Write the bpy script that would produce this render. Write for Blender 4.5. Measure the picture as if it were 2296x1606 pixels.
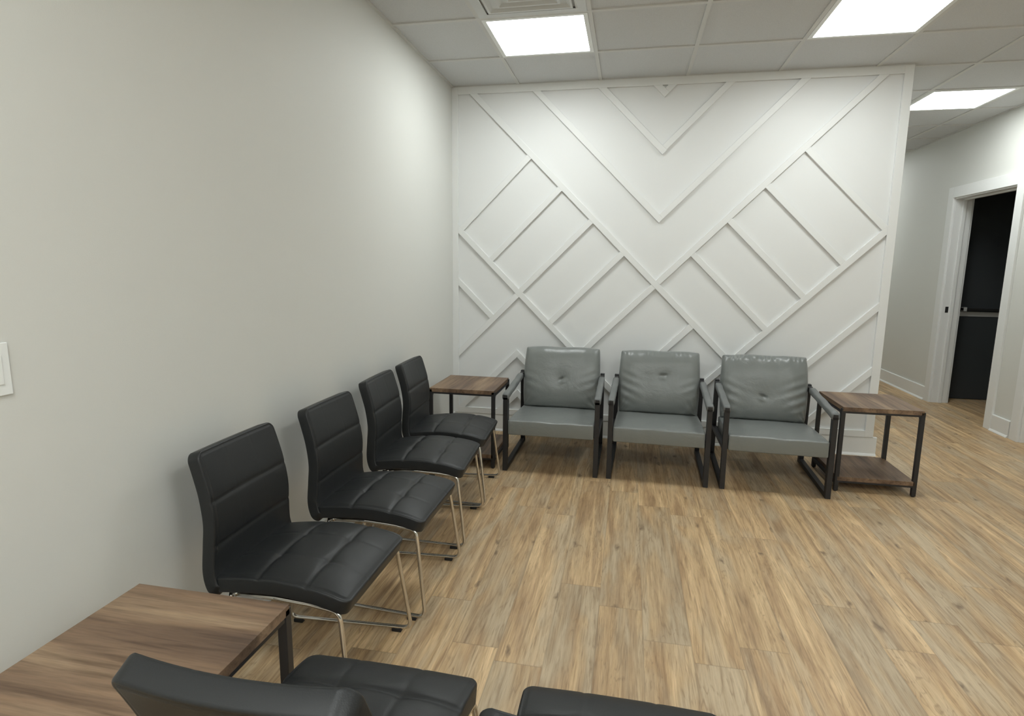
import bpy, bmesh, math, random
from mathutils import Vector, Matrix
random.seed(7)
for o in list(bpy.data.objects): bpy.data.objects.remove(o)
S = bpy.context.scene
C = S.collection

# ------------------------------------------------------------------ camera
PX_F = 1301.4529
CAM = (1.3933, -4.5321, 1.3479)
YAW, PITCH, ROLL = -0.197, -0.1587, 0.0113
def camera_axes():
    F = Vector((math.sin(YAW)*math.cos(PITCH), math.cos(YAW)*math.cos(PITCH), math.sin(PITCH)))
    R = Vector((math.cos(YAW), -math.sin(YAW), 0)); U = R.cross(F)
    return math.cos(ROLL)*R+math.sin(ROLL)*U, -math.sin(ROLL)*R+math.cos(ROLL)*U, F
R_, U_, F_ = camera_axes()
cd = bpy.data.cameras.new('camera'); cam = bpy.data.objects.new('camera', cd); C.objects.link(cam)
cd.sensor_fit = 'HORIZONTAL'; cd.sensor_width = 36.0; cd.lens = PX_F/2296*36.0
cd.clip_start = 0.02; cd.clip_end = 60
M3 = Matrix((R_, U_, -F_)).transposed()
cam.matrix_world = Matrix.Translation(CAM) @ M3.to_4x4()
S.camera = cam

# ------------------------------------------------------------------ world, exposure, light strengths
w = bpy.data.worlds.new('world'); S.world = w; w.use_nodes = True
w.node_tree.nodes['Background'].inputs[0].default_value = (0.6, 0.65, 0.62, 1)
w.node_tree.nodes['Background'].inputs[1].default_value = 0.0
S.view_settings.view_transform = 'Standard'; S.view_settings.look = 'None'
S.view_settings.exposure = 1.22; S.view_settings.gamma = 1.0
S.view_settings.use_curve_mapping = False
PANEL_STRENGTH = 10.5
PANEL_STRENGTH_FRONT = 8.0
PANEL_COLOR = (0.955, 1.0, 0.985)

# ------------------------------------------------------------------ room numbers
H = 2.6815            # ceiling height
W = 3.1733            # accent wall width
XR = 4.48             # right wall
YB = -7.0             # wall behind the camera
YE = 6.2              # end of the corridor
T = 0.6096            # ceiling grid
C1 = 0.5151
R1 = 0.5811

# ------------------------------------------------------------------ materials
def nt(name):
    m = bpy.data.materials.new(name); m.use_nodes = True
    n = m.node_tree; b = n.nodes['Principled BSDF']
    return m, n, b
def L(n, a, b): n.links.new(a, b)
def node(n, t, **k):
    x = n.nodes.new(t)
    for a, v in k.items(): setattr(x, a, v)
    return x
def setin(x, **k):
    for a, v in k.items(): x.inputs[a.replace('_', ' ')].default_value = v
def math_(n, op, a, b=None, c=None):
    x = n.nodes.new('ShaderNodeMath'); x.operation = op
    for i, v in enumerate((a, b, c)):
        if v is None: continue
        if isinstance(v, (int, float)): x.inputs[i].default_value = v
        else: L(n, v, x.inputs[i])
    return x.outputs[0]
def ramp(n, fac, stops, interp='LINEAR'):
    r = n.nodes.new('ShaderNodeValToRGB'); r.color_ramp.interpolation = interp
    e = r.color_ramp.elements
    while len(e) < len(stops): e.new(0.5)
    for i, (p, c) in enumerate(stops):
        e[i].position = p; e[i].color = (*c, 1) if len(c) == 3 else c
    L(n, fac, r.inputs[0]); return r.outputs[0]
def mix(n, fac, a, b, mode='MIX'):
    x = n.nodes.new('ShaderNodeMix'); x.data_type = 'RGBA'; x.blend_type = mode
    if isinstance(fac, (int, float)): x.inputs[0].default_value = fac
    else: L(n, fac, x.inputs[0])
    for s, v in ((6, a), (7, b)):
        if isinstance(v, tuple): x.inputs[s].default_value = (*v, 1) if len(v) == 3 else v
        else: L(n, v, x.inputs[s])
    return x.outputs[2]
def bump(n, b, height, strength, dist):
    x = n.nodes.new('ShaderNodeBump'); x.inputs['Strength'].default_value = strength
    x.inputs['Distance'].default_value = dist
    L(n, height, x.inputs['Height']); L(n, x.outputs[0], b.inputs['Normal']); return x

def plain(name, col, rough=0.5, metal=0.0, bumpy=None, spec=0.5):
    m, n, b = nt(name)
    b.inputs['Base Color'].default_value = (*col, 1); b.inputs['Roughness'].default_value = rough
    b.inputs['Metallic'].default_value = metal; b.inputs['Specular IOR Level'].default_value = spec
    tc = node(n, 'ShaderNodeTexCoord')
    if bumpy:
        sc, st, di = bumpy
        z = node(n, 'ShaderNodeTexNoise'); setin(z, Scale=sc, Detail=4.0, Roughness=0.55)
        L(n, tc.outputs['Object'], z.inputs['Vector'])
        bump(n, b, z.outputs[0], st, di)
    return m

def paint(name, col, rough=0.55, var=0.03, sc=220, st=0.12):
    m, n, b = nt(name)
    tc = node(n, 'ShaderNodeTexCoord')
    big = node(n, 'ShaderNodeTexNoise'); setin(big, Scale=1.3, Detail=2.0)
    L(n, tc.outputs['Object'], big.inputs['Vector'])
    c2 = tuple(max(0, v*(1-var)) for v in col)
    L(n, mix(n, big.outputs[0], col, c2), b.inputs['Base Color'])
    b.inputs['Roughness'].default_value = rough; b.inputs['Specular IOR Level'].default_value = 0.35
    z = node(n, 'ShaderNodeTexNoise'); setin(z, Scale=sc, Detail=3.0, Roughness=0.6)
    L(n, tc.outputs['Object'], z.inputs['Vector']); bump(n, b, z.outputs[0], st, 0.002)
    return m

def floor_mat():
    m, n, b = nt('vinyl_plank')
    tc = node(n, 'ShaderNodeTexCoord'); sp = node(n, 'ShaderNodeSeparateXYZ')
    L(n, tc.outputs['Object'], sp.inputs[0])
    PWD, PL = 0.1695, 1.235
    xr = math_(n, 'DIVIDE', math_(n, 'SUBTRACT', sp.outputs[0], 1.327), PWD)
    row = math_(n, 'FLOOR', xr); fx = math_(n, 'FRACT', xr)
    wn = node(n, 'ShaderNodeTexWhiteNoise', noise_dimensions='1D')
    L(n, math_(n, 'ADD', row, 37.3), wn.inputs['W'])
    yr = math_(n, 'ADD', math_(n, 'DIVIDE', sp.outputs[1], PL), math_(n, 'MULTIPLY', wn.outputs[0], 5.0))
    col = math_(n, 'FLOOR', yr); fy = math_(n, 'FRACT', yr)
    cb = node(n, 'ShaderNodeCombineXYZ'); L(n, row, cb.inputs[0]); L(n, col, cb.inputs[1])
    wid = node(n, 'ShaderNodeTexWhiteNoise', noise_dimensions='3D'); L(n, cb.outputs[0], wid.inputs[0])
    rid = node(n, 'ShaderNodeSeparateColor'); L(n, wid.outputs['Color'], rid.inputs[0])
    # grain coordinates, shifted per plank
    off = node(n, 'ShaderNodeVectorMath', operation='SCALE'); L(n, wid.outputs['Color'], off.inputs[0]); off.inputs['Scale'].default_value = 40
    vv = node(n, 'ShaderNodeVectorMath', operation='ADD'); L(n, tc.outputs['Object'], vv.inputs[0]); L(n, off.outputs[0], vv.inputs[1])
    def grain(sx, sy, detail, dist=0.0, rough=0.55):
        mp = node(n, 'ShaderNodeMapping'); mp.inputs['Scale'].default_value = (sx, sy, 1)
        L(n, vv.outputs[0], mp.inputs[0])
        z = node(n, 'ShaderNodeTexNoise'); setin(z, Scale=1.0, Detail=detail, Roughness=rough, Distortion=dist)
        L(n, mp.outputs[0], z.inputs['Vector']); return z.outputs[0]
    broad = grain(15, 1.1, 6, 0.8, 0.6)
    mid = grain(42, 2.2, 8, 1.6, 0.66)
    fine = grain(170, 9, 4, 0.3, 0.65)
    blot = grain(9, 1.7, 2, 0.6)
    base = ramp(n, broad, [(0.30, (0.28, 0.178, 0.096)), (0.41, (0.43, 0.29, 0.160)), (0.53, (0.54, 0.38, 0.212)), (0.66, (0.70, 0.515, 0.30))])
    grey = ramp(n, blot, [(0.38, (0.32, 0.245, 0.158)), (0.62, (0.49, 0.392, 0.265))])
    gf = ramp(n, math_(n, 'ADD', math_(n, 'MULTIPLY', rid.outputs[0], 0.16), math_(n, 'MULTIPLY', blot, 1.0)), [(0.50, (0, 0, 0)), (0.72, (0.9, 0.9, 0.9))])
    c = mix(n, gf, base, grey)
    c = mix(n, 0.75, c, ramp(n, mid, [(0.30, (0.50, 0.43, 0.36)), (0.42, (0.83, 0.79, 0.74)), (0.55, (1, 1, 1)), (0.72, (1.15, 1.13, 1.09))]), 'MULTIPLY')
    c = mix(n, 0.75, c, ramp(n, fine, [(0.30, (0.78, 0.75, 0.72)), (0.52, (1, 1, 1)), (0.7, (1.08, 1.07, 1.05))]), 'MULTIPLY')
    cont = grain(11, 0.9, 3, 1.4, 0.5)
    vn = math_(n, 'ABSOLUTE', math_(n, 'SUBTRACT', math_(n, 'FRACT', math_(n, 'MULTIPLY', cont, 13.0)), 0.5))
    vein = math_(n, 'MULTIPLY', ramp(n, vn, [(0.0, (1, 1, 1)), (0.16, (0, 0, 0))]), ramp(n, mid, [(0.45, (1, 1, 1)), (0.60, (0, 0, 0))]))
    c = mix(n, math_(n, 'MULTIPLY', vein, 0.55), c, (0.22, 0.14, 0.078))
    # plank-to-plank value
    pv = math_(n, 'ADD', math_(n, 'MULTIPLY', rid.outputs[1], 0.14), 0.97)
    pvc = node(n, 'ShaderNodeCombineColor')
    for i in range(3): L(n, pv, pvc.inputs[i])
    c = mix(n, 1.0, c, pvc.outputs[0], 'MULTIPLY')
    # knots
    mp = node(n, 'ShaderNodeMapping'); mp.inputs['Scale'].default_value = (10.0, 4.4, 1)
    L(n, vv.outputs[0], mp.inputs[0])
    warp = node(n, 'ShaderNodeTexNoise'); setin(warp, Scale=3.5, Detail=2.0)
    L(n, mp.outputs[0], warp.inputs['Vector'])
    wadd = node(n, 'ShaderNodeMix'); wadd.data_type = 'VECTOR'; wadd.inputs[0].default_value = 0.30
    L(n, mp.outputs[0], wadd.inputs[4]); L(n, warp.outputs['Color'], wadd.inputs[5])
    vo = node(n, 'ShaderNodeTexVoronoi', voronoi_dimensions='2D'); setin(vo, Scale=1.0, Randomness=1.0); L(n, wadd.outputs[1], vo.inputs['Vector'])
    kn = ramp(n, vo.outputs['Distance'], [(0.02, (1, 1, 1)), (0.11, (0, 0, 0))])
    kr = node(n, 'ShaderNodeSeparateColor'); L(n, vo.outputs['Color'], kr.inputs[0])
    kf = math_(n, 'MULTIPLY', kn, math_(n, 'GREATER_THAN', kr.outputs[0], 0.72))
    c = mix(n, math_(n, 'MULTIPLY', kf, 0.85), c, (0.16, 0.105, 0.06))
    # seams
    ex = math_(n, 'MULTIPLY', math_(n, 'MINIMUM', fx, math_(n, 'SUBTRACT', 1.0, fx)), PWD)
    ey = math_(n, 'MULTIPLY', math_(n, 'MINIMUM', fy, math_(n, 'SUBTRACT', 1.0, fy)), PL)
    e = math_(n, 'MINIMUM', ex, ey)
    sf = ramp(n, e, [(0.0006, (1, 1, 1)), (0.0022, (0, 0, 0))])
    c = mix(n, math_(n, 'MULTIPLY', sf, 0.35), c, (0.15, 0.105, 0.065))
    L(n, c, b.inputs['Base Color'])
    rr = ramp(n, fine, [(0.3, (0.50,)*3), (0.7, (0.40,)*3)]); L(n, rr, b.inputs['Roughness'])
    b.inputs['Specular IOR Level'].default_value = 0.4
    hh = math_(n, 'SUBTRACT', math_(n, 'MULTIPLY', fine, 0.4), sf); bump(n, b, hh, 0.25, 0.0015)
    return m

def table_wood():
    # grain runs along local Y
    m, n, b = nt('rustic_oak_laminate')
    tc = node(n, 'ShaderNodeTexCoord'); oi = node(n, 'ShaderNodeObjectInfo')
    vv = node(n, 'ShaderNodeVectorMath', operation='ADD')
    L(n, tc.outputs['Object'], vv.inputs[0])
    sc = node(n, 'ShaderNodeVectorMath', operation='SCALE'); L(n, oi.outputs['Location'], sc.inputs[0]); sc.inputs['Scale'].default_value = 3.7
    L(n, sc.outputs[0], vv.inputs[1])
    def grain(sx, sy, detail, dist=0.0):
        mp = node(n, 'ShaderNodeMapping'); mp.inputs['Scale'].default_value = (sx, sy, sx)
        L(n, vv.outputs[0], mp.inputs[0])
        z = node(n, 'ShaderNodeTexNoise'); setin(z, Scale=1.0, Detail=detail, Distortion=dist)
        L(n, mp.outputs[0], z.inputs['Vector']); return z.outputs[0]
    a = grain(9.5, 0.9, 2, 0.3); d = grain(60, 3.2, 5, 0.6); f = grain(260, 18, 3, 0.2)
    c = ramp(n, a, [(0.30, (0.105, 0.067, 0.046)), (0.44, (0.165, 0.105, 0.068)), (0.55, (0.228, 0.150, 0.095)), (0.70, (0.315, 0.22, 0.14))])
    c = mix(n, 0.8, c, ramp(n, d, [(0.30, (0.50, 0.46, 0.42)), (0.5, (1, 1, 1)), (0.72, (1.2, 1.17, 1.1))]), 'MULTIPLY')
    c = mix(n, 0.6, c, ramp(n, f, [(0.3, (0.75, 0.73, 0.70)), (0.6, (1.05, 1.05, 1.05))]), 'MULTIPLY')
    L(n, c, b.inputs['Base Color']); b.inputs['Roughness'].default_value = 0.48
    b.inputs['Specular IOR Level'].default_value = 0.4
    bump(n, b, f, 0.15, 0.001)
    return m

def leather(name, col, rough, wr=0.0, fine=0.25, col2=None):
    m, n, b = nt(name)
    tc = node(n, 'ShaderNodeTexCoord')
    v = node(n, 'ShaderNodeTexVoronoi'); setin(v, Scale=420.0); L(n, tc.outputs['Object'], v.inputs['Vector'])
    z = node(n, 'ShaderNodeTexNoise'); setin(z, Scale=7.0, Detail=5.0, Roughness=0.6, Distortion=0.7); L(n, tc.outputs['Object'], z.inputs['Vector'])
    L(n, mix(n, z.outputs[0], col, col2 or tuple(x*1.15 for x in col)), b.inputs['Base Color'])
    b.inputs['Roughness'].default_value = rough; b.inputs['Specular IOR Level'].default_value = 0.45
    b1 = node(n, 'ShaderNodeBump'); b1.inputs['Strength'].default_value = fine; b1.inputs['Distance'].default_value = 0.0008
    L(n, v.outputs['Distance'], b1.inputs['Height'])
    b2 = node(n, 'ShaderNodeBump'); b2.inputs['Strength'].default_value = wr; b2.inputs['Distance'].default_value = 0.02
    L(n, z.outputs[0], b2.inputs['Height']); L(n, b1.outputs[0], b2.inputs['Normal']); L(n, b2.outputs[0], b.inputs['Normal'])
    return m

def tile_mat():
    m, n, b = nt('mineral_ceiling_tile')
    tc = node(n, 'ShaderNodeTexCoord')
    z = node(n, 'ShaderNodeTexNoise'); setin(z, Scale=300.0, Detail=3.0); L(n, tc.outputs['Object'], z.inputs['Vector'])
    L(n, ramp(n, z.outputs[0], [(0.35, (0.59, 0.60, 0.605)), (0.6, (0.645, 0.655, 0.66))]), b.inputs['Base Color'])
    b.inputs['Roughness'].default_value = 0.9; b.inputs['Specular IOR Level'].default_value = 0.1
    bump(n, b, z.outputs[0], 0.3, 0.002); return m

def glow(name, col, s):
    m, n, b = nt(name)
    b.inputs['Base Color'].default_value = (0.8, 0.8, 0.8, 1)
    b.inputs['Emission Color'].default_value = (*col, 1); b.inputs['Emission Strength'].default_value = s
    return m

MAT = dict(
    wall=paint('greige_wall_paint', (0.68, 0.685, 0.652), 0.6, 0.02, 260, 0.10),
    white=paint('white_trim_paint', (0.77, 0.78, 0.77), 0.42, 0.01, 60, 0.03),
    accent=paint('white_accent_paint', (0.755, 0.765, 0.76), 0.50, 0.01, 150, 0.05),
    tile=tile_mat(), bar=plain('ceiling_grid_enamel', (0.62, 0.62, 0.60), 0.5),
    floor=floor_mat(), wood=table_wood(),
    black_leather=leather('black_faux_leather', (0.0125, 0.0138, 0.0148), 0.46, 0.04, 0.12),
    grey_leather=leather('grey_faux_leather', (0.178, 0.190, 0.184), 0.29, 0.22, 0.15),
    grey_sleeve=leather('grey_sleeve_leather', (0.140, 0.148, 0.147), 0.42, 0.05, 0.2),
    black_metal=plain('black_powder_coat', (0.016, 0.016, 0.018), 0.45, 0.0, (600, 0.1, 0.0005)),
    chrome=plain('chrome', (0.66, 0.64, 0.60), 0.16, 1.0),
    rubber=plain('black_rubber', (0.012, 0.012, 0.012), 0.6),
    plastic=plain('white_plastic', (0.82, 0.84, 0.83), 0.35),
    vent=plain('white_vent_metal', (0.62, 0.64, 0.64), 0.4),
    dark=plain('dark_glass_panel', (0.05, 0.055, 0.058), 0.35, 0.0, (30, 0.05, 0.001), 0.25),
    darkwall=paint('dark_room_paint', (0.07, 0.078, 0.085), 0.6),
    alu=plain('brushed_aluminium', (0.62, 0.63, 0.62), 0.4, 0.1),
    glow_front=glow('lit_diffuser_front', PANEL_COLOR, PANEL_STRENGTH_FRONT),
    glow=glow('lit_diffuser', PANEL_COLOR, PANEL_STRENGTH),
)

# ------------------------------------------------------------------ mesh helpers
def link(name, bm, mat, parent=None, smooth=False, loc=None):
    me = bpy.data.meshes.new(name); bm.normal_update(); bm.to_mesh(me); bm.free()
    if smooth:
        for p in me.polygons: p.use_smooth = True
    me.materials.append(MAT[mat] if isinstance(mat, str) else mat)
    o = bpy.data.objects.new(name, me); C.objects.link(o)
    if parent: o.parent = parent
    if loc: o.location = loc
    return o
def box(bm, x0, x1, y0, y1, z0, z1, mtx=None, bev=0.0):
    r = bmesh.ops.create_cube(bm, size=1.0)
    vs = r['verts']
    bmesh.ops.scale(bm, vec=(x1-x0, y1-y0, z1-z0), verts=vs)
    bmesh.ops.translate(bm, vec=((x0+x1)/2, (y0+y1)/2, (z0+z1)/2), verts=vs)
    if bev:
        es = list({e for v in vs for e in v.link_edges})
        rr = bmesh.ops.bevel(bm, geom=es, offset=bev, segments=2, profile=0.5, affect='EDGES')
        vs = list({v for f in rr['faces'] for v in f.verts} | {v for v in vs if v.is_valid})
    if mtx is not None: bmesh.ops.transform(bm, matrix=mtx, verts=vs)
def boxes(name, mat, parent, *bs, bev=0.0, **k):
    bm = bmesh.new()
    for b in bs: box(bm, *b, bev=bev)
    return link(name, bm, mat, parent, **k)
def prism(bm, poly, axis, a, b):
    """extrude a 2D polygon along an axis: poly pairs are the two other axes in order"""
    def P(p, t):
        return {'x': (t, p[0], p[1]), 'y': (p[0], t, p[1]), 'z': (p[0], p[1], t)}[axis]
    A = [bm.verts.new(P(p, a)) for p in poly]; B = [bm.verts.new(P(p, b)) for p in poly]
    n = len(poly)
    fs = [bm.faces.new(A), bm.faces.new(B[::-1])]
    for i in range(n): fs.append(bm.faces.new((A[i], B[i], B[(i+1) % n], A[(i+1) % n])))
    bmesh.ops.recalc_face_normals(bm, faces=fs)
def fillet(pts, rad, closed=False, seg=6):
    out = []; n = len(pts)
    for i, p in enumerate(pts):
        p = Vector(p)
        if not closed and i in (0, n-1): out.append(p); continue
        a = Vector(pts[i-1]); c = Vector(pts[(i+1) % n])
        d1 = (a-p); d2 = (c-p); r = min(rad, d1.length*0.45, d2.length*0.45)
        ang = d1.angle(d2); t = min(r/math.tan(ang/2), d1.length*0.45, d2.length*0.45)
        s = p+d1.normalized()*t; e = p+d2.normalized()*t
        for k in range(seg+1):
            u = k/seg; out.append((1-u)**2*s+2*u*(1-u)*p+u*u*e)
    return out
def tube(bm, pts, r, seg=10, closed=False, caps=True):
    rings = []; n = len(pts); prev = None
    for i, p in enumerate(pts):
        a = pts[i-1] if (i > 0 or closed) else p; c = pts[(i+1) % n] if (i < n-1 or closed) else p
        t = (Vector(c)-Vector(a)).normalized()
        if prev is None:
            up = Vector((0, 0, 1)) if abs(t.z) < 0.9 else Vector((0, 1, 0)); s = t.cross(up).normalized()
        else:
            s = (prev - t*prev.dot(t)).normalized()
        prev = s; q = t.cross(s)
        rings.append([bm.verts.new(Vector(p)+r*(math.cos(2*math.pi*k/seg)*s+math.sin(2*math.pi*k/seg)*q)) for k in range(seg)])
    m = n if closed else n-1
    for i in range(m):
        A, B = rings[i], rings[(i+1) % n]
        for k in range(seg): bm.faces.new((A[k], A[(k+1) % seg], B[(k+1) % seg], B[k]))
    if caps and not closed:
        bm.faces.new(rings[0][::-1]); bm.faces.new(rings[-1])
    bmesh.ops.recalc_face_normals(bm, faces=bm.faces[:])
def struct(name, bm, mat, parent=None, **k):
    o = link(name, bm, mat, parent, **k)
    if not parent: o['kind'] = 'structure'
    return o
def thing(name, label, cat, loc=(0, 0, 0), rz=0.0, group=None):
    o = bpy.data.objects.new(name, None); C.objects.link(o); o.empty_display_size = 0.1
    o.location = loc; o.rotation_euler = (0, 0, rz); o['label'] = label; o['category'] = cat
    if group: o['group'] = group
    return o
def copy_tree(root, label, loc, rz):
    r = root.copy(); C.objects.link(r); r.location = loc; r.rotation_euler = (0, 0, rz); r['label'] = label
    for ch in list(root.children):
        c = ch.copy(); C.objects.link(c); c.parent = r
        for g in list(ch.children):
            d = g.copy(); C.objects.link(d); d.parent = c
    return r

# ================================================================== THE SETTING
def slab(name, mat, *bs): 
    bm = bmesh.new()
    for b in bs: box(bm, *b)
    return struct(name, bm, mat)
slab('floor', 'floor', (-0.15, 6.2, YB-0.1, YE+0.1, -0.1, 0.0))
ceiling = slab('ceiling', 'tile', (-0.15, 6.2, YB-0.1, YE+0.1, H+0.007, H+0.1))
slab('wall_left', 'wall', (-0.14, 0.0, YB-0.1, 0.14, 0, H+0.007))
slab('wall_rear', 'wall', (0, XR, YB-0.1, YB, 0, H+0.007))
wall_back = slab('wall_back', 'accent', (0, W, 0, 0.14, 0, H+0.007))
slab('wall_corridor', 'wall', (W-0.14, W, 0.14, YE, 0, H+0.007))
slab('wall_end', 'wall', (W-0.14, 6.2, YE, YE+0.1, 0, H+0.007))
DT = 2.05
D1a, D1b = 1.08, 2.06          # door opening in the right wall
D2a, D2b = -0.30, 0.64
slab('wall_right', 'wall', (XR, XR+0.15, YB, D2a, 0, H+0.007), (XR, XR+0.15, D2b, D1a, 0, H+0.007), (XR, XR+0.15, D1b, YE, 0, H+0.007),
     (XR, XR+0.15, D2a, D2b, DT, H+0.007), (XR, XR+0.15, D1a, D1b, DT, H+0.007))

# ceiling grid (T-bars) and wall angle
bm = bmesh.new()
bw = 0.012
k = -2
xs = [C1+T*i for i in range(0, 8)]
ys = [-R1-T*i for i in range(-11, 12)]
for x in xs:
    y0, y1 = YB, YE
    if x < W: y1 = 0.0
    if x > XR: continue
    box(bm, x-bw, x+bw, y0, y1, H, H+0.012)
for y in ys:
    if not (YB < y < YE): continue
    x0 = 0.0 if y < 0 else W
    box(bm, x0, XR, y-bw, y+bw, H-0.0004, H+0.0115)
for b in [(0, 0.018, YB, 0, H-0.001, H+0.010), (0, W, -0.018, 0, H-0.001, H+0.010), (XR-0.018, XR, YB, YE, H-0.001, H+0.010), (W, W+0.018, 0, YE, H-0.001, H+0.010), (0, XR, YB, YB+0.018, H-0.001, H+0.010)]:
    box(bm, *b)
link('ceiling_grid', bm, 'bar', ceiling)

# accent wall moulding: border boards and diagonal battens, all on the wall plane
BT = 0.019      # batten thickness
BW = 0.0435     # batten width
FX0, FX1, FZ0, FZ1 = 0.048, 3.117, 0.186, 2.628
def wall_box(name, x0, x1, z0, z1, t=BT+0.001):
    bm = bmesh.new(); box(bm, x0, x1, -t, 0.0, z0, z1, bev=0.0012)
    link(name, bm, 'white', wall_back)
wall_box('border_board', 0.0, FX0, 0.14, H-0.001)
wall_box('border_board', FX1, W, 0.14, H-0.001)
wall_box('border_board', FX0, FX1, FZ1, H-0.001)
wall_box('border_board', FX0, FX1, 0.14, FZ0)
A0, B0 = 1.5842, 1.2153
def clip(poly, f):
    out = []
    for i in range(len(poly)):
        p, q = poly[i], poly[(i+1) % len(poly)]; a, b = f(p), f(q)
        if a >= 0: out.append(p)
        if (a >= 0) != (b >= 0):
            t = a/(a-b); out.append((p[0]+t*(q[0]-p[0]), p[1]+t*(q[1]-p[1])))
    return out
HW = BW*math.sqrt(2)/2
uL, uR, vB, vT = FX0-A0, FX1-A0, FZ0-B0, FZ1-B0
def batten(kind, c, lo=None, hi=None, miter_lo=False, miter_hi=False):
    """kind '/' : u-v=c running between u+v=lo..hi ; kind '\\' : u+v=c running between u-v=lo..hi (butt ends stop at the crossing batten's edge)"""
    a, b = (-9, 9)
    poly = []
    for s, t in ((c-HW, -9), (c+HW, -9), (c+HW, 9), (c-HW, 9)):
        d, e = (s, t) if kind == '/' else (t, s)       # d=u-v, e=u+v
        poly.append(((d+e)/2, (e-d)/2))
    other = (lambda p: p[0]+p[1]) if kind == '/' else (lambda p: p[0]-p[1])
    if lo is not None: poly = clip(poly, lambda p: other(p)-lo)
    if hi is not None: poly = clip(poly, lambda p: hi-other(p))
    for f in (lambda p: p[0]-uL, lambda p: uR-p[0], lambda p: p[1]-vB, lambda p: vT-p[1]):
        poly = clip(poly, f)
    # tidy doubles
    q = []
    for p in poly:
        if not q or (abs(p[0]-q[-1][0])+abs(p[1]-q[-1][1])) > 1e-4: q.append(p)
    if len(q) < 3: return
    bm = bmesh.new()
    prism(bm, [(A0+p[0], B0+p[1]) for p in q], 'y', -BT, 0.0)
    es = [e for e in bm.edges if all(v.co.y < -BT+1e-5 for v in e.verts)]
    bmesh.ops.bevel(bm, geom=es, offset=0.0012, segments=1, affect='EDGES')
    link('batten', bm, 'white', wall_back)
s2 = 0.4815; t2 = 1.126
E_ = HW
# the two long crossing diagonals
batten('\\', 0.0, None, t2-E_)
batten('/', 0.0, -t2+E_, -E_); batten('/', 0.0, E_, None)
# nested chevrons above
batten('\\', s2+0.003, None, -s2+E_); batten('/', -s2, s2+0.003+E_-2*E_+2*E_, None)
batten('\\', 2*s2+0.007, None, -2*s2+E_); batten('/', -2*s2-0.007, 2*s2+0.007+E_, None)
batten('\\', 1.362, None, -1.362+E_); batten('/', -1.362, 1.362+E_, None)
# left ladder
batten('\\', -t2, None, None)
for q in (4, 3, 2, 1):
    batten('/', -q*s2+(0.005 if q == 4 else 0), -t2+E_, -E_)
batten('/', -2*s2+0.007, None, -t2-E_)
batten('\\', -1.537, None, -2*s2-E_+0.007)
# right ladder
batten('/', t2+0.008, None, None)
for q in (4, 3, 2, 1):
    batten('\\', q*s2+0.003, E_, t2-E_+0.008)
batten('/', 0.582, -t2+E_, -E_)
batten('/', 1.662, None, None); batten('/', 2.122, None, None)
# low peaks at the left
batten('/', -0.487, None, -1.618-E_+2*E_); batten('\\', -1.618, -0.487+E_, 0.3)
batten('/', -0.155, None, -1.935-E_+2*E_); batten('\\', -1.935, -0.155+E_, 0.3)

# baseboards with shoe moulding
def baseboard(name, axis, at, a, b, sgn, h=0.14, t=0.016):
    """axis: direction it runs; at: wall plane; sgn: which way it sticks out"""
    bm = bmesh.new()
    prof = [(0, 0), (0, h), (sgn*(t-0.003), h), (sgn*t, h-0.004), (sgn*t, 0.018), (sgn*(t+0.004), 0.016), (sgn*(t+0.012), 0.006), (sgn*(t+0.013), 0)]
    if axis == 'x': prism(bm, [(at+p[0], p[1]) for p in prof], 'x', a, b)
    else: prism(bm, [(at+p[0], p[1]) for p in prof], 'y', a, b)
    return struct(name, bm, 'white')
baseboard('baseboard_left', 'y', 0.0, YB, 0.0, 1)
baseboard('baseboard_back', 'x', 0.0, 0.0, W+0.028, -1)
baseboard('baseboard_corridor', 'y', W, 0.0, YE, 1)
CW = 0.092
baseboard('baseboard_right', 'y', XR, D1b+CW+0.003, YE, -1)
baseboard('baseboard_between_doors', 'y', XR, D2b+CW+0.018, D1a-CW, -1)
baseboard('baseboard_near_right', 'y', XR, YB, D2a-CW, -1)
baseboard('baseboard_rear', 'x', YB, 0.0, XR, 1)

# doors in the right wall: casing, jambs, stops
def door_frame(name, ya, yb, strike):
    e = bpy.data.objects.new(name, None); C.objects.link(e); e.location = (XR, (ya+yb)/2, 0); e['kind'] = 'structure'
    oy = (ya+yb)/2; h = (yb-ya)/2
    def part(nm, mat, *bs, bev=0.0015): return boxes(nm, mat, e, *bs, bev=bev)
    t = 0.019
    part('casing', 'white', (-t, 0, h-0.005, h+CW, 0, DT+0.098))
    part('casing', 'white', (-t, 0, -h-CW, -h+0.005, 0, DT+0.098))
    part('casing', 'white', (-t, 0, -h+0.005, h-0.005, DT-0.005, DT+0.098))
    part('casing', 'white', (0.15, 0.15+t, h-0.005, h+CW, 0, DT+0.098), (0.15, 0.15+t, -h-CW, -h+0.005, 0, DT+0.098), (0.15, 0.15+t, -h-CW, h+CW, DT-0.005, DT+0.098))
    part('jamb', 'white', (0.0, 0.15, h-0.018, h+0.001, 0, DT))
    part('jamb', 'white', (0.0, 0.15, -h-0.001, -h+0.018, 0, DT))
    part('jamb', 'white', (0.0, 0.15, -h+0.018, h-0.018, DT-0.018, DT))
    part('door_stop', 'white', (0.066, 0.096, h-0.030, h-0.018, 0, DT-0.018), (0.066, 0.096, -h+0.018, -h+0.030, 0, DT-0.018), (0.066, 0.096, -h+0.018, h-0.018, DT-0.030, DT-0.018))
    if strike:
        bm = bmesh.new(); box(bm, 0.028, 0.056, h-0.0195, h-0.018, 0.925, 0.985, bev=0.0004)
        link('strike_plate', bm, 'rubber', e)
    return e
door_frame('door_1', D1a, D1b, True)
d2 = door_frame('door_2', D2a, D2b, False)
boxes('door_leaf', 'white', d2, (0.098, 0.138, -(D2b-D2a)/2+0.019, (D2b-D2a)/2-0.019, 0.006, DT-0.02))

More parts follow.
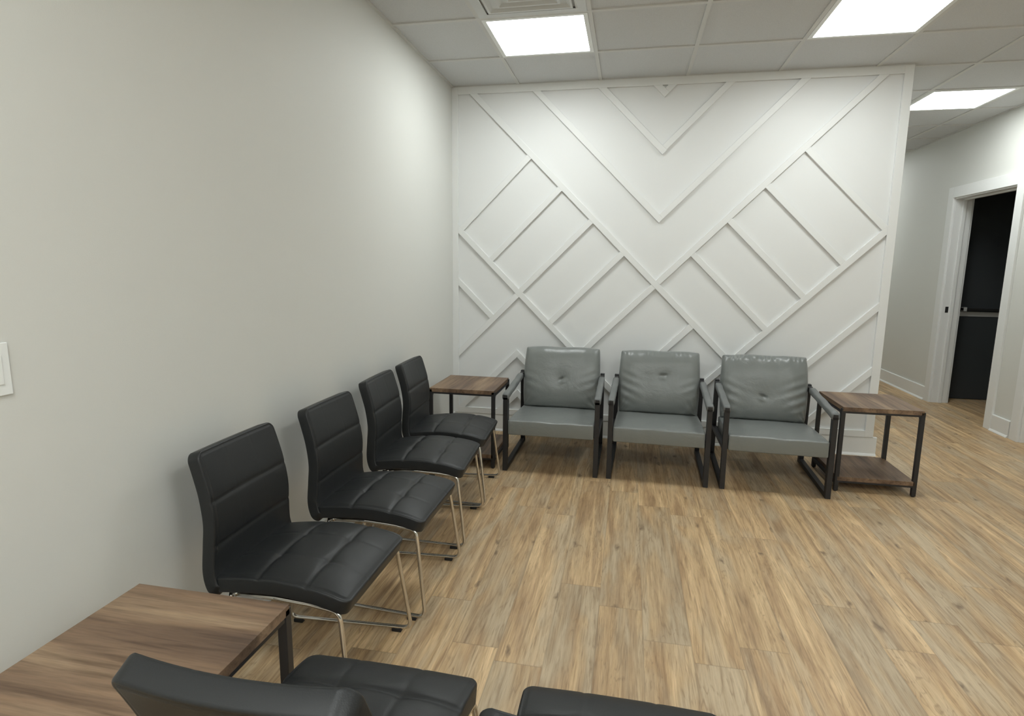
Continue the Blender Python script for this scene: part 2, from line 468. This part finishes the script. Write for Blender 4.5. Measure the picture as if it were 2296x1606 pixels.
# the dark room beyond the open doorway
YG = 2.335
slab('wall_dark_room', 'darkwall', (XR+0.15, 6.2, YG, YG+0.1, 0, H+0.007), (6.1, 6.2, -0.6, YG, 0, H+0.007), (XR+0.15, 6.2, -0.7, -0.6, 0, H+0.007))
g = bpy.data.objects.new('door_3', None); C.objects.link(g); g['kind'] = 'structure'; g.location = (5.15, YG, 0)
boxes('lower_panel', 'dark', g, (-0.48, 0.48, -0.036, -0.002, 0.006, 0.876))
boxes('upper_panel', 'dark', g, (-0.48, 0.48, -0.036, -0.002, 0.924, 2.1))
boxes('mid_rail', 'alu', g, (-0.48, 0.48, -0.042, -0.002, 0.876, 0.924), bev=0.002)
boxes('push_bar', 'rubber', g, (-0.38, 0.40, -0.085, -0.055, 0.938, 0.962), (-0.38, -0.35, -0.085, -0.03, 0.938, 0.962), (0.37, 0.40, -0.085, -0.03, 0.938, 0.962), bev=0.003)
boxes('bar_bracket', 'alu', g, (-0.375, -0.345, -0.09, -0.036, 0.930, 0.972), bev=0.003)

# ================================================================== CEILING FITTINGS
def ceiling_light(cx, cy, label, gm='glow'):
    t = thing('ceiling_light', label, 'ceiling light', (cx, cy, H), 0, 'recessed square ceiling lights')
    h = T/2-0.0125; b = 0.024
    bm = bmesh.new()
    for q in ((-h, h, -h, -h+b), (-h, h, h-b, h), (-h, -h+b, -h+b, h-b), (h-b, h, -h+b, h-b)):
        box(bm, q[0], q[1], q[2], q[3], -0.002, 0.007)
    link('light_frame', bm, 'plastic', t)
    bm = bmesh.new(); box(bm, -h+b, h-b, -h+b, h-b, 0.001, 0.005)
    link('diffuser', bm, gm, t)
    return t
cx = lambda i: C1+T*(i-0.5)
cy = lambda j: -R1-T*(j+0.5)
ceiling_light(cx(1), cy(0), 'square lit ceiling panel next to the white air vent, near the left wall', 'glow_front')
ceiling_light(cx(4), cy(0), 'square lit ceiling panel cut by the top photo edge, right of the vent', 'glow_front')
ceiling_light(cx(6), cy(-3), 'square lit ceiling panel in the hallway past the end of the white accent wall', 'glow_front')
ceiling_light(cx(6), cy(-8), 'added unseen lit panel that brightens the far part of the hallway', 'glow_front')  # out of view, added so the back of the corridor is less dark
ceiling_light(cx(1), cy(6), 'square lit ceiling panel overhead behind the camera on the left')
ceiling_light(cx(4), cy(6), 'square lit ceiling panel overhead behind the camera on the right')
ceiling_light(cx(1), cy(9), 'square lit ceiling panel near the rear wall on the left')
ceiling_light(cx(4), cy(9), 'square lit ceiling panel near the rear wall on the right')
ceiling_light(cx(6), cy(6), 'added unseen fill panel on the ceiling near the right wall')  # invented fill light for the floor and left wall, never in view

v = thing('air_vent', 'white square louvred air vent in the ceiling beside a lit panel', 'air vent', (cx(1), cy(1), H))
hv = T/2-0.0125
def ring(bm, o, i, zo, zi, th=0.002):
    P = lambda r, z: [bm.verts.new((sx*r, sy*r, z)) for sx, sy in ((-1, -1), (1, -1), (1, 1), (-1, 1))]
    a, b_, c, d = P(o, zo), P(i, zi), P(i, zi+th), P(o, zo+th)
    for k in range(4):
        j = (k+1) % 4
        for A, B in ((a, b_), (b_, c), (c, d), (d, a)): bm.faces.new((A[k], A[j], B[j], B[k]))
    bmesh.ops.recalc_face_normals(bm, faces=bm.faces[:])
bm = bmesh.new(); ring(bm, hv, hv-0.045, -0.002, -0.002); ring(bm, hv-0.045, hv-0.055, -0.002, -0.008); link('vent_frame', bm, 'vent', v)
for k, r in enumerate((0.225, 0.165, 0.105)):
    bm = bmesh.new(); ring(bm, r, r-0.012, -0.011, -0.011); ring(bm, r-0.012, r-0.055, -0.011, 0.022)
    link('louvre', bm, 'vent', v)
boxes('centre_plate', 'vent', v, (-0.045, 0.045, -0.045, 0.045, -0.011, -0.008), bev=0.001)
boxes('backing', 'vent', v, (-hv+0.05, hv-0.05, -hv+0.05, hv-0.05, 0.003, 0.006))

# light switch on the left wall
sw = thing('light_switch', 'white light switch plate on the left wall at the photo edge', 'light switch', (0, -3.5065, 1.101))
bm = bmesh.new(); box(bm, 0, 0.006, -0.036, 0.036, -0.0605, 0.0605, bev=0.002); link('wall_plate', bm, 'plastic', sw)
bm = bmesh.new(); box(bm, 0.005, 0.009, -0.017, 0.017, -0.034, 0.034, bev=0.001); link('rocker', bm, 'plastic', sw)
for z in (-0.045, 0.045):
    bm = bmesh.new(); bmesh.ops.create_cone(bm, segments=12, radius1=0.003, radius2=0.003, depth=0.002, cap_ends=True, matrix=Matrix.Translation((0.0065, 0, z)) @ Matrix.Rotation(math.pi/2, 4, 'Y'))
    link('screw', bm, 'plastic', sw)

# ================================================================== SIDE TABLES
def side_table(label, loc, rz, wx, wy, h=0.53, group='wood and black metal side tables'):
    """local X spans between the two side frames, grain along Y"""
    t = thing('side_table', label, 'side table', loc, rz, group)
    hx, hy, p = wx/2, wy/2, 0.024
    for nm, z1 in (('tabletop', h), ('shelf', 0.095)):
        th = 0.026
        bm = bmesh.new(); box(bm, -hx+(0.006 if nm == 'tabletop' else 0.012), hx-(0.006 if nm == 'tabletop' else 0.012), -hy, hy, z1-th, z1, bev=0.0012); link(nm, bm, 'wood', t)
        box_z = z1-th
        boxes('cross_rail', 'black_metal', t, (-hx+p, hx-p, -hy+0.002, -hy+0.018, box_z-0.012, box_z), bev=0.001)
        boxes('cross_rail', 'black_metal', t, (-hx+p, hx-p, hy-0.018, hy-0.002, box_z-0.012, box_z), bev=0.001)
    for s in (-1, 1):
        bm = bmesh.new()
        # outer loop with rounded inner corners at the top, extruded across the tube
        xo = s*hx; xi = s*(hx-p)
        def arc(cx_, cz_, r, a0, a1, n=5): return [(cx_+r*math.cos(math.radians(a0+(a1-a0)*k/n)), cz_+r*math.sin(math.radians(a0+(a1-a0)*k/n))) for k in range(n+1)]
        r = 0.016; ro = 0.010
        zt = h-0.009; rail = 0.030
        # posts
        for sy in (-1, 1):
            ya, yb = (sy*hy, sy*(hy-p))
            box(bm, min(xo, xi), max(xo, xi), min(ya, yb), max(ya, yb), 0.004, zt, bev=0.002)
            # gusset (inner rounded corner)
            yc = sy*(hy-p); zc = zt-rail
            pts = [(yc, zc), (yc-sy*r, zc)] + [(yc-sy*r+sy*r*math.sin(math.radians(a)), zc-r+r*math.cos(math.radians(a))) for a in (0, 22, 45, 68, 90)][1:]
            prism(bm, pts, 'x', min(xo, xi), max(xo, xi))
        box(bm, min(xo, xi)+0.001*(s < 0), max(xo, xi)-0.001*(s > 0), -hy+p, hy-p, zt-rail, zt-0.020, bev=0.0)
        box(bm, min(xo, xi), max(xo, xi), -hy+p, hy-p, 0.048, 0.069, bev=0.001)
        link('side_frame', bm, 'black_metal', t)
        for sy in (-1, 1):
            bm = bmesh.new(); bmesh.ops.create_cone(bm, segments=12, radius1=0.009, radius2=0.009, depth=0.005, cap_ends=True, matrix=Matrix.Translation((s*(hx-p/2), sy*(hy-p/2), 0.0025)))
            link('foot_pad', bm, 'rubber', t)
    return t
side_table('oak and black metal side table in the corner beside the accent wall', (0.329, -0.666, 0), 0, 0.455, 0.478)
side_table('oak and black metal side table right of the grey armchairs, by the hallway', (2.900, -0.586, 0), 0, 0.452, 0.460)
side_table('large foreground oak side table at the bottom left of the photo', (0.404, -3.585, 0), math.pi/2, 0.450, 0.425)

# ================================================================== CUSHION BUILDER
def spacing(n, r, length):
    """positions 0..length, denser within r of both ends"""
    e = [r*(1-math.cos(math.pi/2*k/5)) for k in range(5)]
    mid = [r+(length-2*r)*k/n for k in range(n+1)]
    return e+mid+[length-x for x in reversed(e)]
def cushion(path, width_fn, thick, rad, nv=40, nu=40, groove=None, back_groove=None, lateral=None, crn=0.03, puff=0.0, puff_pow=2, puff_u=1.0, rim=0.45, edge_groove=0.0034, thick_fn=None):
    """slab swept along path (list of (x,z)) in the XZ plane, width along Y; groove(u01,v)->depth on top side. returns bmesh"""
    P = [Vector((p[0], 0, p[1])) for p in path]
    # resample smooth (Catmull-Rom)
    dense = []
    for i in range(len(P)-1):
        p0 = P[max(i-1, 0)]; p1 = P[i]; p2 = P[i+1]; p3 = P[min(i+2, len(P)-1)]
        for k in range(12):
            t = k/12
            dense.append(0.5*((2*p1)+(-p0+p2)*t+(2*p0-5*p1+4*p2-p3)*t*t+(-p0+3*p1-3*p2+p3)*t**3))
    dense.append(P[-1])
    cum = [0]
    for a, b in zip(dense, dense[1:]): cum.append(cum[-1]+(b-a).length)
    Lg = cum[-1]
    def at(s):
        s = min(max(s, 0), Lg); i = 0
        while i < len(cum)-2 and cum[i+1] < s: i += 1
        f = (s-cum[i])/max(cum[i+1]-cum[i], 1e-9)
        p = dense[i].lerp(dense[i+1], f); j0, j1 = max(i-1, 0), min(i+2, len(dense)-1)
        t = (dense[j1]-dense[j0]).normalized(); nrm = Vector((-t.z, 0, t.x)); return p, nrm
    us = spacing(nu, rad, Lg); top, bot = [], []
    bm = bmesh.new()
    for s in us:
        hw = width_fn(s/Lg); de = min(s, Lg-s)
        # rounded plan corners
        if de < crn: hw -= crn-math.sqrt(max(crn*crn-(crn-de)**2, 0))
        p, nr = at(s)
        vs_ = spacing(nv, min(rad, hw*0.4), 2*hw); rt, rb = [], []
        for vv in vs_:
            y = vv-hw; d = min(de, hw-abs(y), rad); q = math.sqrt(max(1-(1-d/rad)**2, 0))
            tk = (thick if thick_fn is None else thick_fn(s/Lg, y/hw))/2
            ht = tk*(rim+(1-rim)*q); hb = ht
            vn = y/width_fn(s/Lg)
            ht += puff*max(0, 1-abs(vn)**puff_pow)*max(0, math.sin(math.pi*s/Lg))**puff_u
            if groove: ht -= groove(s/Lg, vn, s, y)
            dd = min(de, hw-abs(y))
            ge = edge_groove*math.exp(-((dd-rad*0.9)/0.0022)**2)
            ht -= ge; hb -= ge
            lat = lateral(s/Lg, vn) if lateral else 0.0
            c = p+Vector((0, y, 0))+nr*lat
            rt.append(bm.verts.new(c+nr*ht)); rb.append(bm.verts.new(c-nr*hb))
        top.append(rt); bot.append(rb)
    n, m = len(top), len(top[0])
    for i in range(n-1):
        for j in range(m-1):
            bm.faces.new((top[i][j], top[i+1][j], top[i+1][j+1], top[i][j+1]))
            bm.faces.new((bot[i][j], bot[i][j+1], bot[i+1][j+1], bot[i+1][j]))
    for i in range(n-1):
        bm.faces.new((top[i][0], bot[i][0], bot[i+1][0], top[i+1][0]))
        bm.faces.new((top[i][-1], top[i+1][-1], bot[i+1][-1], bot[i][-1]))
    for j in range(m-1):
        bm.faces.new((top[0][j], top[0][j+1], bot[0][j+1], bot[0][j]))
        bm.faces.new((top[-1][j], bot[-1][j], bot[-1][j+1], top[-1][j+1]))
    bmesh.ops.recalc_face_normals(bm, faces=bm.faces[:])
    return bm
G = lambda x, w: math.exp(-(x/w)**2)
K = lambda x, w: math.exp(-abs(x)/w)      # sharp stitched valley

# ================================================================== BLACK WAITING CHAIRS
OX = 0.38     # local origin in the side profile
def make_black_chair(label, loc, rz, lean=0.0):
    t = thing('waiting_chair', label, 'chair', loc, rz, 'black quilted waiting room chairs')
    # ---- seat
    def sg(u, v, s, y):
        g = 0
        for c in (0.36, 0.70):
            w_ = 0.013+0.012*G(abs(v)-0.36, 0.16)
            g += (0.0072+0.003*G(abs(v)-0.36, 0.2))*K(u-c, w_)*(1 if abs(v) < 0.93 else 0.6)
        for c in (-0.36, 0.36):
            g += 0.0022*K(v-c, 0.016)
            for cu in (0.36, 0.70): g += 0.0040*K(v-c, 0.09)*K(u-cu, 0.04)
        return g
    seat_path = [(0.184, 0.379), (0.25, 0.389), (0.34, 0.398), (0.43, 0.401), (0.52, 0.394), (0.59, 0.382), (0.638, 0.366)]
    seat_path = [(x-OX, z-0.004) for x, z in seat_path]
    bm = cushion(seat_path, lambda u: 0.199+0.018*u, 0.050, 0.010, nu=84, nv=76, groove=sg, crn=0.034, rim=0.72, puff=0.021, puff_pow=3.2, puff_u=0.55)
    link('seat', bm, 'black_leather', t, smooth=True)
    # ---- backrest: path from the bottom to the top, top side faces forward
    def bg(u, v, s, y):
        g = 0
        for c in (0.36, 0.655): g += 0.0052*K(u-c, 0.011)*(0.55+0.45*min(1, (1-abs(v))*6))
        for c in (-0.33, 0.33): g += (0.0010 if u > 0.66 else 0.0003)*K(v-c, 0.008)
        return g
    back_path = [(0.212, 0.352), (0.190, 0.372), (0.178, 0.42), (0.181, 0.50), (0.184, 0.57), (0.173, 0.65), (0.155, 0.72), (0.136, 0.783)]
    back_path = [(x-OX, z) for x, z in back_path]
    if lean:
        c0, s0 = math.cos(lean), math.sin(lean); px, pz = 0.182-OX, 0.42
        back_path = [((x-px)*c0-(z-pz)*s0+px, (x-px)*s0+(z-pz)*c0+pz) if z > pz else (x, z) for x, z in back_path]
    # orient: forward normal must face +x -> sweep from top to bottom
    back_path = back_path[::-1]
    bm = cushion(back_path, lambda u: 0.188+0.022*u-0.004*math.sin(math.pi*u), 0.046, 0.010, nu=84, nv=76, groove=lambda u, v, s, y: bg(1-u, v, s, y),
                 crn=0.030, rim=0.68, lateral=lambda u, v: -0.014*(1-v*v)*(1-u)**0.7+0.004, puff=0.003)
    link('backrest', bm, 'black_leather', t, smooth=True)
    # ---- chrome frame
    r = 0.0075
    for s in (-1, 1):
        pts = [(0.240, s*0.178, 0.350), (0.178, s*0.205, 0.0165), (0.655, s*0.236, 0.0165), (0.612, s*0.208, 0.352), (0.52, s*0.203, 0.361), (0.40, s*0.198, 0.364), (0.250, s*0.180, 0.350)]
        pts = [(x-OX, y, z) for x, y, z in pts]
        f = fillet(pts[:1]+pts[1:4]+pts[4:], 0.032)
        bm = bmesh.new(); tube(bm, f, r, 12); fr = link('leg_frame', bm, 'chrome', t, smooth=True)
        for px in (0.215, 0.600):
            y = s*(0.205+(px-0.178)/(0.655-0.178)*0.031)
            bm = bmesh.new(); box(bm, px-OX-0.018, px-OX+0.018, y-0.010, y+0.010, 0.0, 0.013, bev=0.002)
            link('foot_pad', bm, 'rubber', fr)
    bm = bmesh.new(); tube(bm, [Vector((0.606-OX, -0.203, 0.353)), Vector((0.606-OX, 0.203, 0.353))], 0.007, 12); link('front_rail', bm, 'chrome', t, smooth=True)
    bm = bmesh.new(); tube(bm, [Vector((0.26-OX, -0.19, 0.352)), Vector((0.26-OX, 0.19, 0.352))], 0.007, 12); link('rear_rail', bm, 'chrome', t, smooth=True)
    return t
chA = make_black_chair('black quilted chair against the left wall, nearest the foreground side table', (OX+0.000, -2.912, 0), 0)
copy_tree(chA, 'black quilted chair against the left wall, second from the foreground side table', (OX+0.028, -2.368, 0), 0)
copy_tree(chA, 'black quilted chair against the left wall, third from the foreground side table', (OX+0.005, -1.805, 0), 0.06)
copy_tree(chA, 'black quilted chair against the left wall, next to the corner side table', (OX-0.012, -1.312, 0), 0.05)
chF = make_black_chair('foreground black chair with its back to the camera, beside the large side table', (0.872, -3.605, 0), math.pi/2, 0.15)
copy_tree(chF, 'foreground black chair cut off by the bottom edge, with only its front seat edge showing', (1.410, -3.600, 0), math.pi/2)

# ================================================================== GREY ARMCHAIRS
def make_armchair(label, loc, rz, seed=0):
    """front of the chair faces -Y; y=0 is the front leg face"""
    t = thing('armchair', label, 'armchair', loc, rz, 'grey leather armchairs along the accent wall')
    rnd = random.Random(seed)
    lw = 0.030
    for s in (-1, 1):
        x0, x1 = sorted((s*0.312, s*(0.312-lw)))
        bm = bmesh.new()
        box(bm, x0, x1, 0.0, 0.038, 0.0, 0.497, bev=0.0015)                # front leg
        box(bm, x0, x1, 0.038, 0.70, 0.0, 0.030, bev=0.0015)               # floor runner
        prism(bm, [(0.0, 0.482), (0.0, 0.512), (0.655, 0.562), (0.655, 0.530)], 'x', x0+0.002, x1-0.002)   # arm bar
        prism(bm, [(0.66, 0.0), (0.70, 0.0), (0.668, 0.566), (0.628, 0.566)], 'x', x0, x1)     # rear post
        link('side_frame', bm, 'black_metal', t)
        bm = bmesh.new()
        prism(bm, [(0.038, 0.245), (0.038, 0.272), (0.655, 0.232), (0.655, 0.205)], 'x', x0+0.002, x1-0.002)
        link('seat_rail', bm, 'black_metal', t)
        # leather sleeve round the arm
        bm = bmesh.new()
        xc = s*(0.312-lw/2); prof = []
        for k in range(16):
            a = 2*math.pi*k/16
            prof.append((xc+0.0215*math.copysign(abs(math.cos(a))**0.55, math.cos(a)), 0.0195*math.copysign(abs(math.sin(a))**0.55, math.sin(a))))
        rings = []
        N = 14
        for k in range(N+1):
            y = 0.004+(0.545-0.004)*k/N; zc = 0.500+0.050*(y/0.655)
            w_ = 1+0.03*math.sin(k*1.7+s)
            rings.append([bm.verts.new((xc+(p[0]-xc)*w_, y, zc+p[1]+(0.002 if p[1] > 0 else -0.001)*math.sin(k*1.1))) for p in prof])
        for a_, b_ in zip(rings, rings[1:]):
            for j in range(16): bm.faces.new((a_[j], a_[(j+1) % 16], b_[(j+1) % 16], b_[j]))
        bm.faces.new(rings[0]); bm.faces.new(rings[-1][::-1]); bmesh.ops.recalc_face_normals(bm, faces=bm.faces[:])
        o = link('arm_sleeve', bm, 'grey_sleeve', t, smooth=True)
    # cross bars and sling
    boxes('cross_bar', 'black_metal', t, (-0.282, 0.282, 0.16, 0.19, 0.216, 0.240), bev=0.001)
    boxes('cross_bar', 'black_metal', t, (-0.282, 0.282, 0.648, 0.678, 0.500, 0.530), bev=0.001)
    boxes('cross_bar', 'black_metal', t, (-0.282, 0.282, 0.655, 0.685, 0.190, 0.218), bev=0.001)
    bm = bmesh.new()
    box(bm, -0.25, 0.25, 0.0, 0.012, 0.0, 0.46, mtx=Matrix.Translation((0, 0.640, 0.22)) @ Matrix.Rotation(-0.10, 4, 'X'))
    link('back_sling', bm, 'grey_leather', t)
    # seat cushion (sweep front -> rear)
    ph = rnd.random()*6
    def seat_w(u, v, s, y):
        return -0.0015*math.sin(9*v+ph)*G(u-0.05, 0.08)-0.0012*math.sin(5*v+11*u+ph)
    path = [(-0.004, 0.298), (0.10, 0.297), (0.25, 0.290), (0.40, 0.279), (0.60, 0.262)]
    bm = cushion(path, lambda u: 0.279, 0.099, 0.015, groove=seat_w, crn=0.012, rim=0.82, puff=0.006, edge_groove=0.0)
    bmesh.ops.rotate(bm, cent=(0, 0, 0), matrix=Matrix.Rotation(math.pi/2, 3, 'Z'), verts=bm.verts)
    bmesh.ops.rotate(bm, cent=(0, 0, 0), matrix=Matrix.Rotation(0, 3, 'Z'), verts=bm.verts)
    link('seat_cushion', bm, 'grey_leather', t, smooth=True)
    # back cushion: pillow with pinched corners, one tuft, wrinkles
    ph2 = rnd.random()*6; ph3 = rnd.random()*6; tu = (0.53, 0.39, 0.63)[seed % 3]; tv = (-0.02, -0.10, 0.03)[seed % 3]; ta = (0.6, 0.1, -0.3)[seed % 3]
    wr = (0.5, 0.75, 1.35)[seed % 3]; side = (-1, 1, -1)[seed % 3]
    def bw_(u, v, s, y):
        u = 1-u              # 0 = top edge
        a_, b_ = u-tu, (v-tv)*0.6
        c_, d_ = a_*math.cos(ta)-b_*math.sin(ta), a_*math.sin(ta)+b_*math.cos(ta)
        g = 0.013*G(c_, 0.022)*G(d_, 0.05)+0.006*G(math.hypot(a_, b_*0.8), 0.12)
        g -= 0.004*G(c_-0.05, 0.025)*G(d_-0.01, 0.05)
        # gathered top edge
        g += max(0, wr-0.45)*0.0042*math.sin(40*v+ph2+3*math.sin(9*v+ph3))*G(u-0.055, 0.035)+wr*0.0016*math.sin(17*v+ph3)*G(u-0.1, 0.08)
        # pulls running in from the side and the bottom corners
        for sd, k in ((-1, 1.0 if side < 0 else 0.45), (1, 1.0 if side > 0 else 0.45)):
            d = abs(v-sd); g += wr*k*0.0050*math.sin(46*(u-0.25*d*1.0)+ph3)*G(d, 0.38)*G(u-0.62, 0.25)*min(1, d*6)
        for sd in (-1, 1):
            d = math.hypot((v-sd)*0.6, u-1); g += 0.0042*math.sin(60*math.atan2(u-1.02, (v-sd*1.02))*0.25+ph2)*G(d, 0.22)
        g += 0.0022*wr*math.sin(8*u+6*v+ph2)*math.sin(7*v-4*u+ph3)
        return g
    def bt(u, vn):
        e = (1-min(1, abs(2*u-1))**4)*(1-min(1, abs(vn))**5)
        return 0.046+0.104*max(e, 0)**0.55
    path = [(0.565, 0.312), (0.578, 0.43), (0.603, 0.54), (0.635, 0.66), (0.665, 0.742)]
    bm = cushion(path, lambda u: 0.271+0.010*math.sin(math.pi*u), 0.09, 0.02, nu=84, nv=110, groove=bw_, crn=0.010, rim=0.35, edge_groove=0.001, thick_fn=bt,
                 lateral=lambda u, v: 0.0)
    # small irregular outline along the top
    for vtx in bm.verts:
        y = vtx.co.y
        vtx.co.z += (0.006*(1-(y/0.28)**2)+0.0022*math.sin(22*y+ph2)-0.004*(y/0.28)*(0.5))*max(0, min(1, (vtx.co.z-0.6)/0.12))
    bmesh.ops.rotate(bm, cent=(0, 0, 0), matrix=Matrix.Rotation(math.pi/2, 3, 'Z'), verts=bm.verts)
    link('back_cushion', bm, 'grey_leather', t, smooth=True)
    return t
make_armchair('grey leather armchair with black frame, beside the corner side table', (0.929, -0.925, 0), 0.0, 0)
make_armchair('grey leather armchair in the middle of the row of three', (1.608, -0.930, 0), -0.03, 1)
make_armchair('wrinkled grey leather armchair beside the right side table', (2.300, -0.950, 0), -0.04, 2)
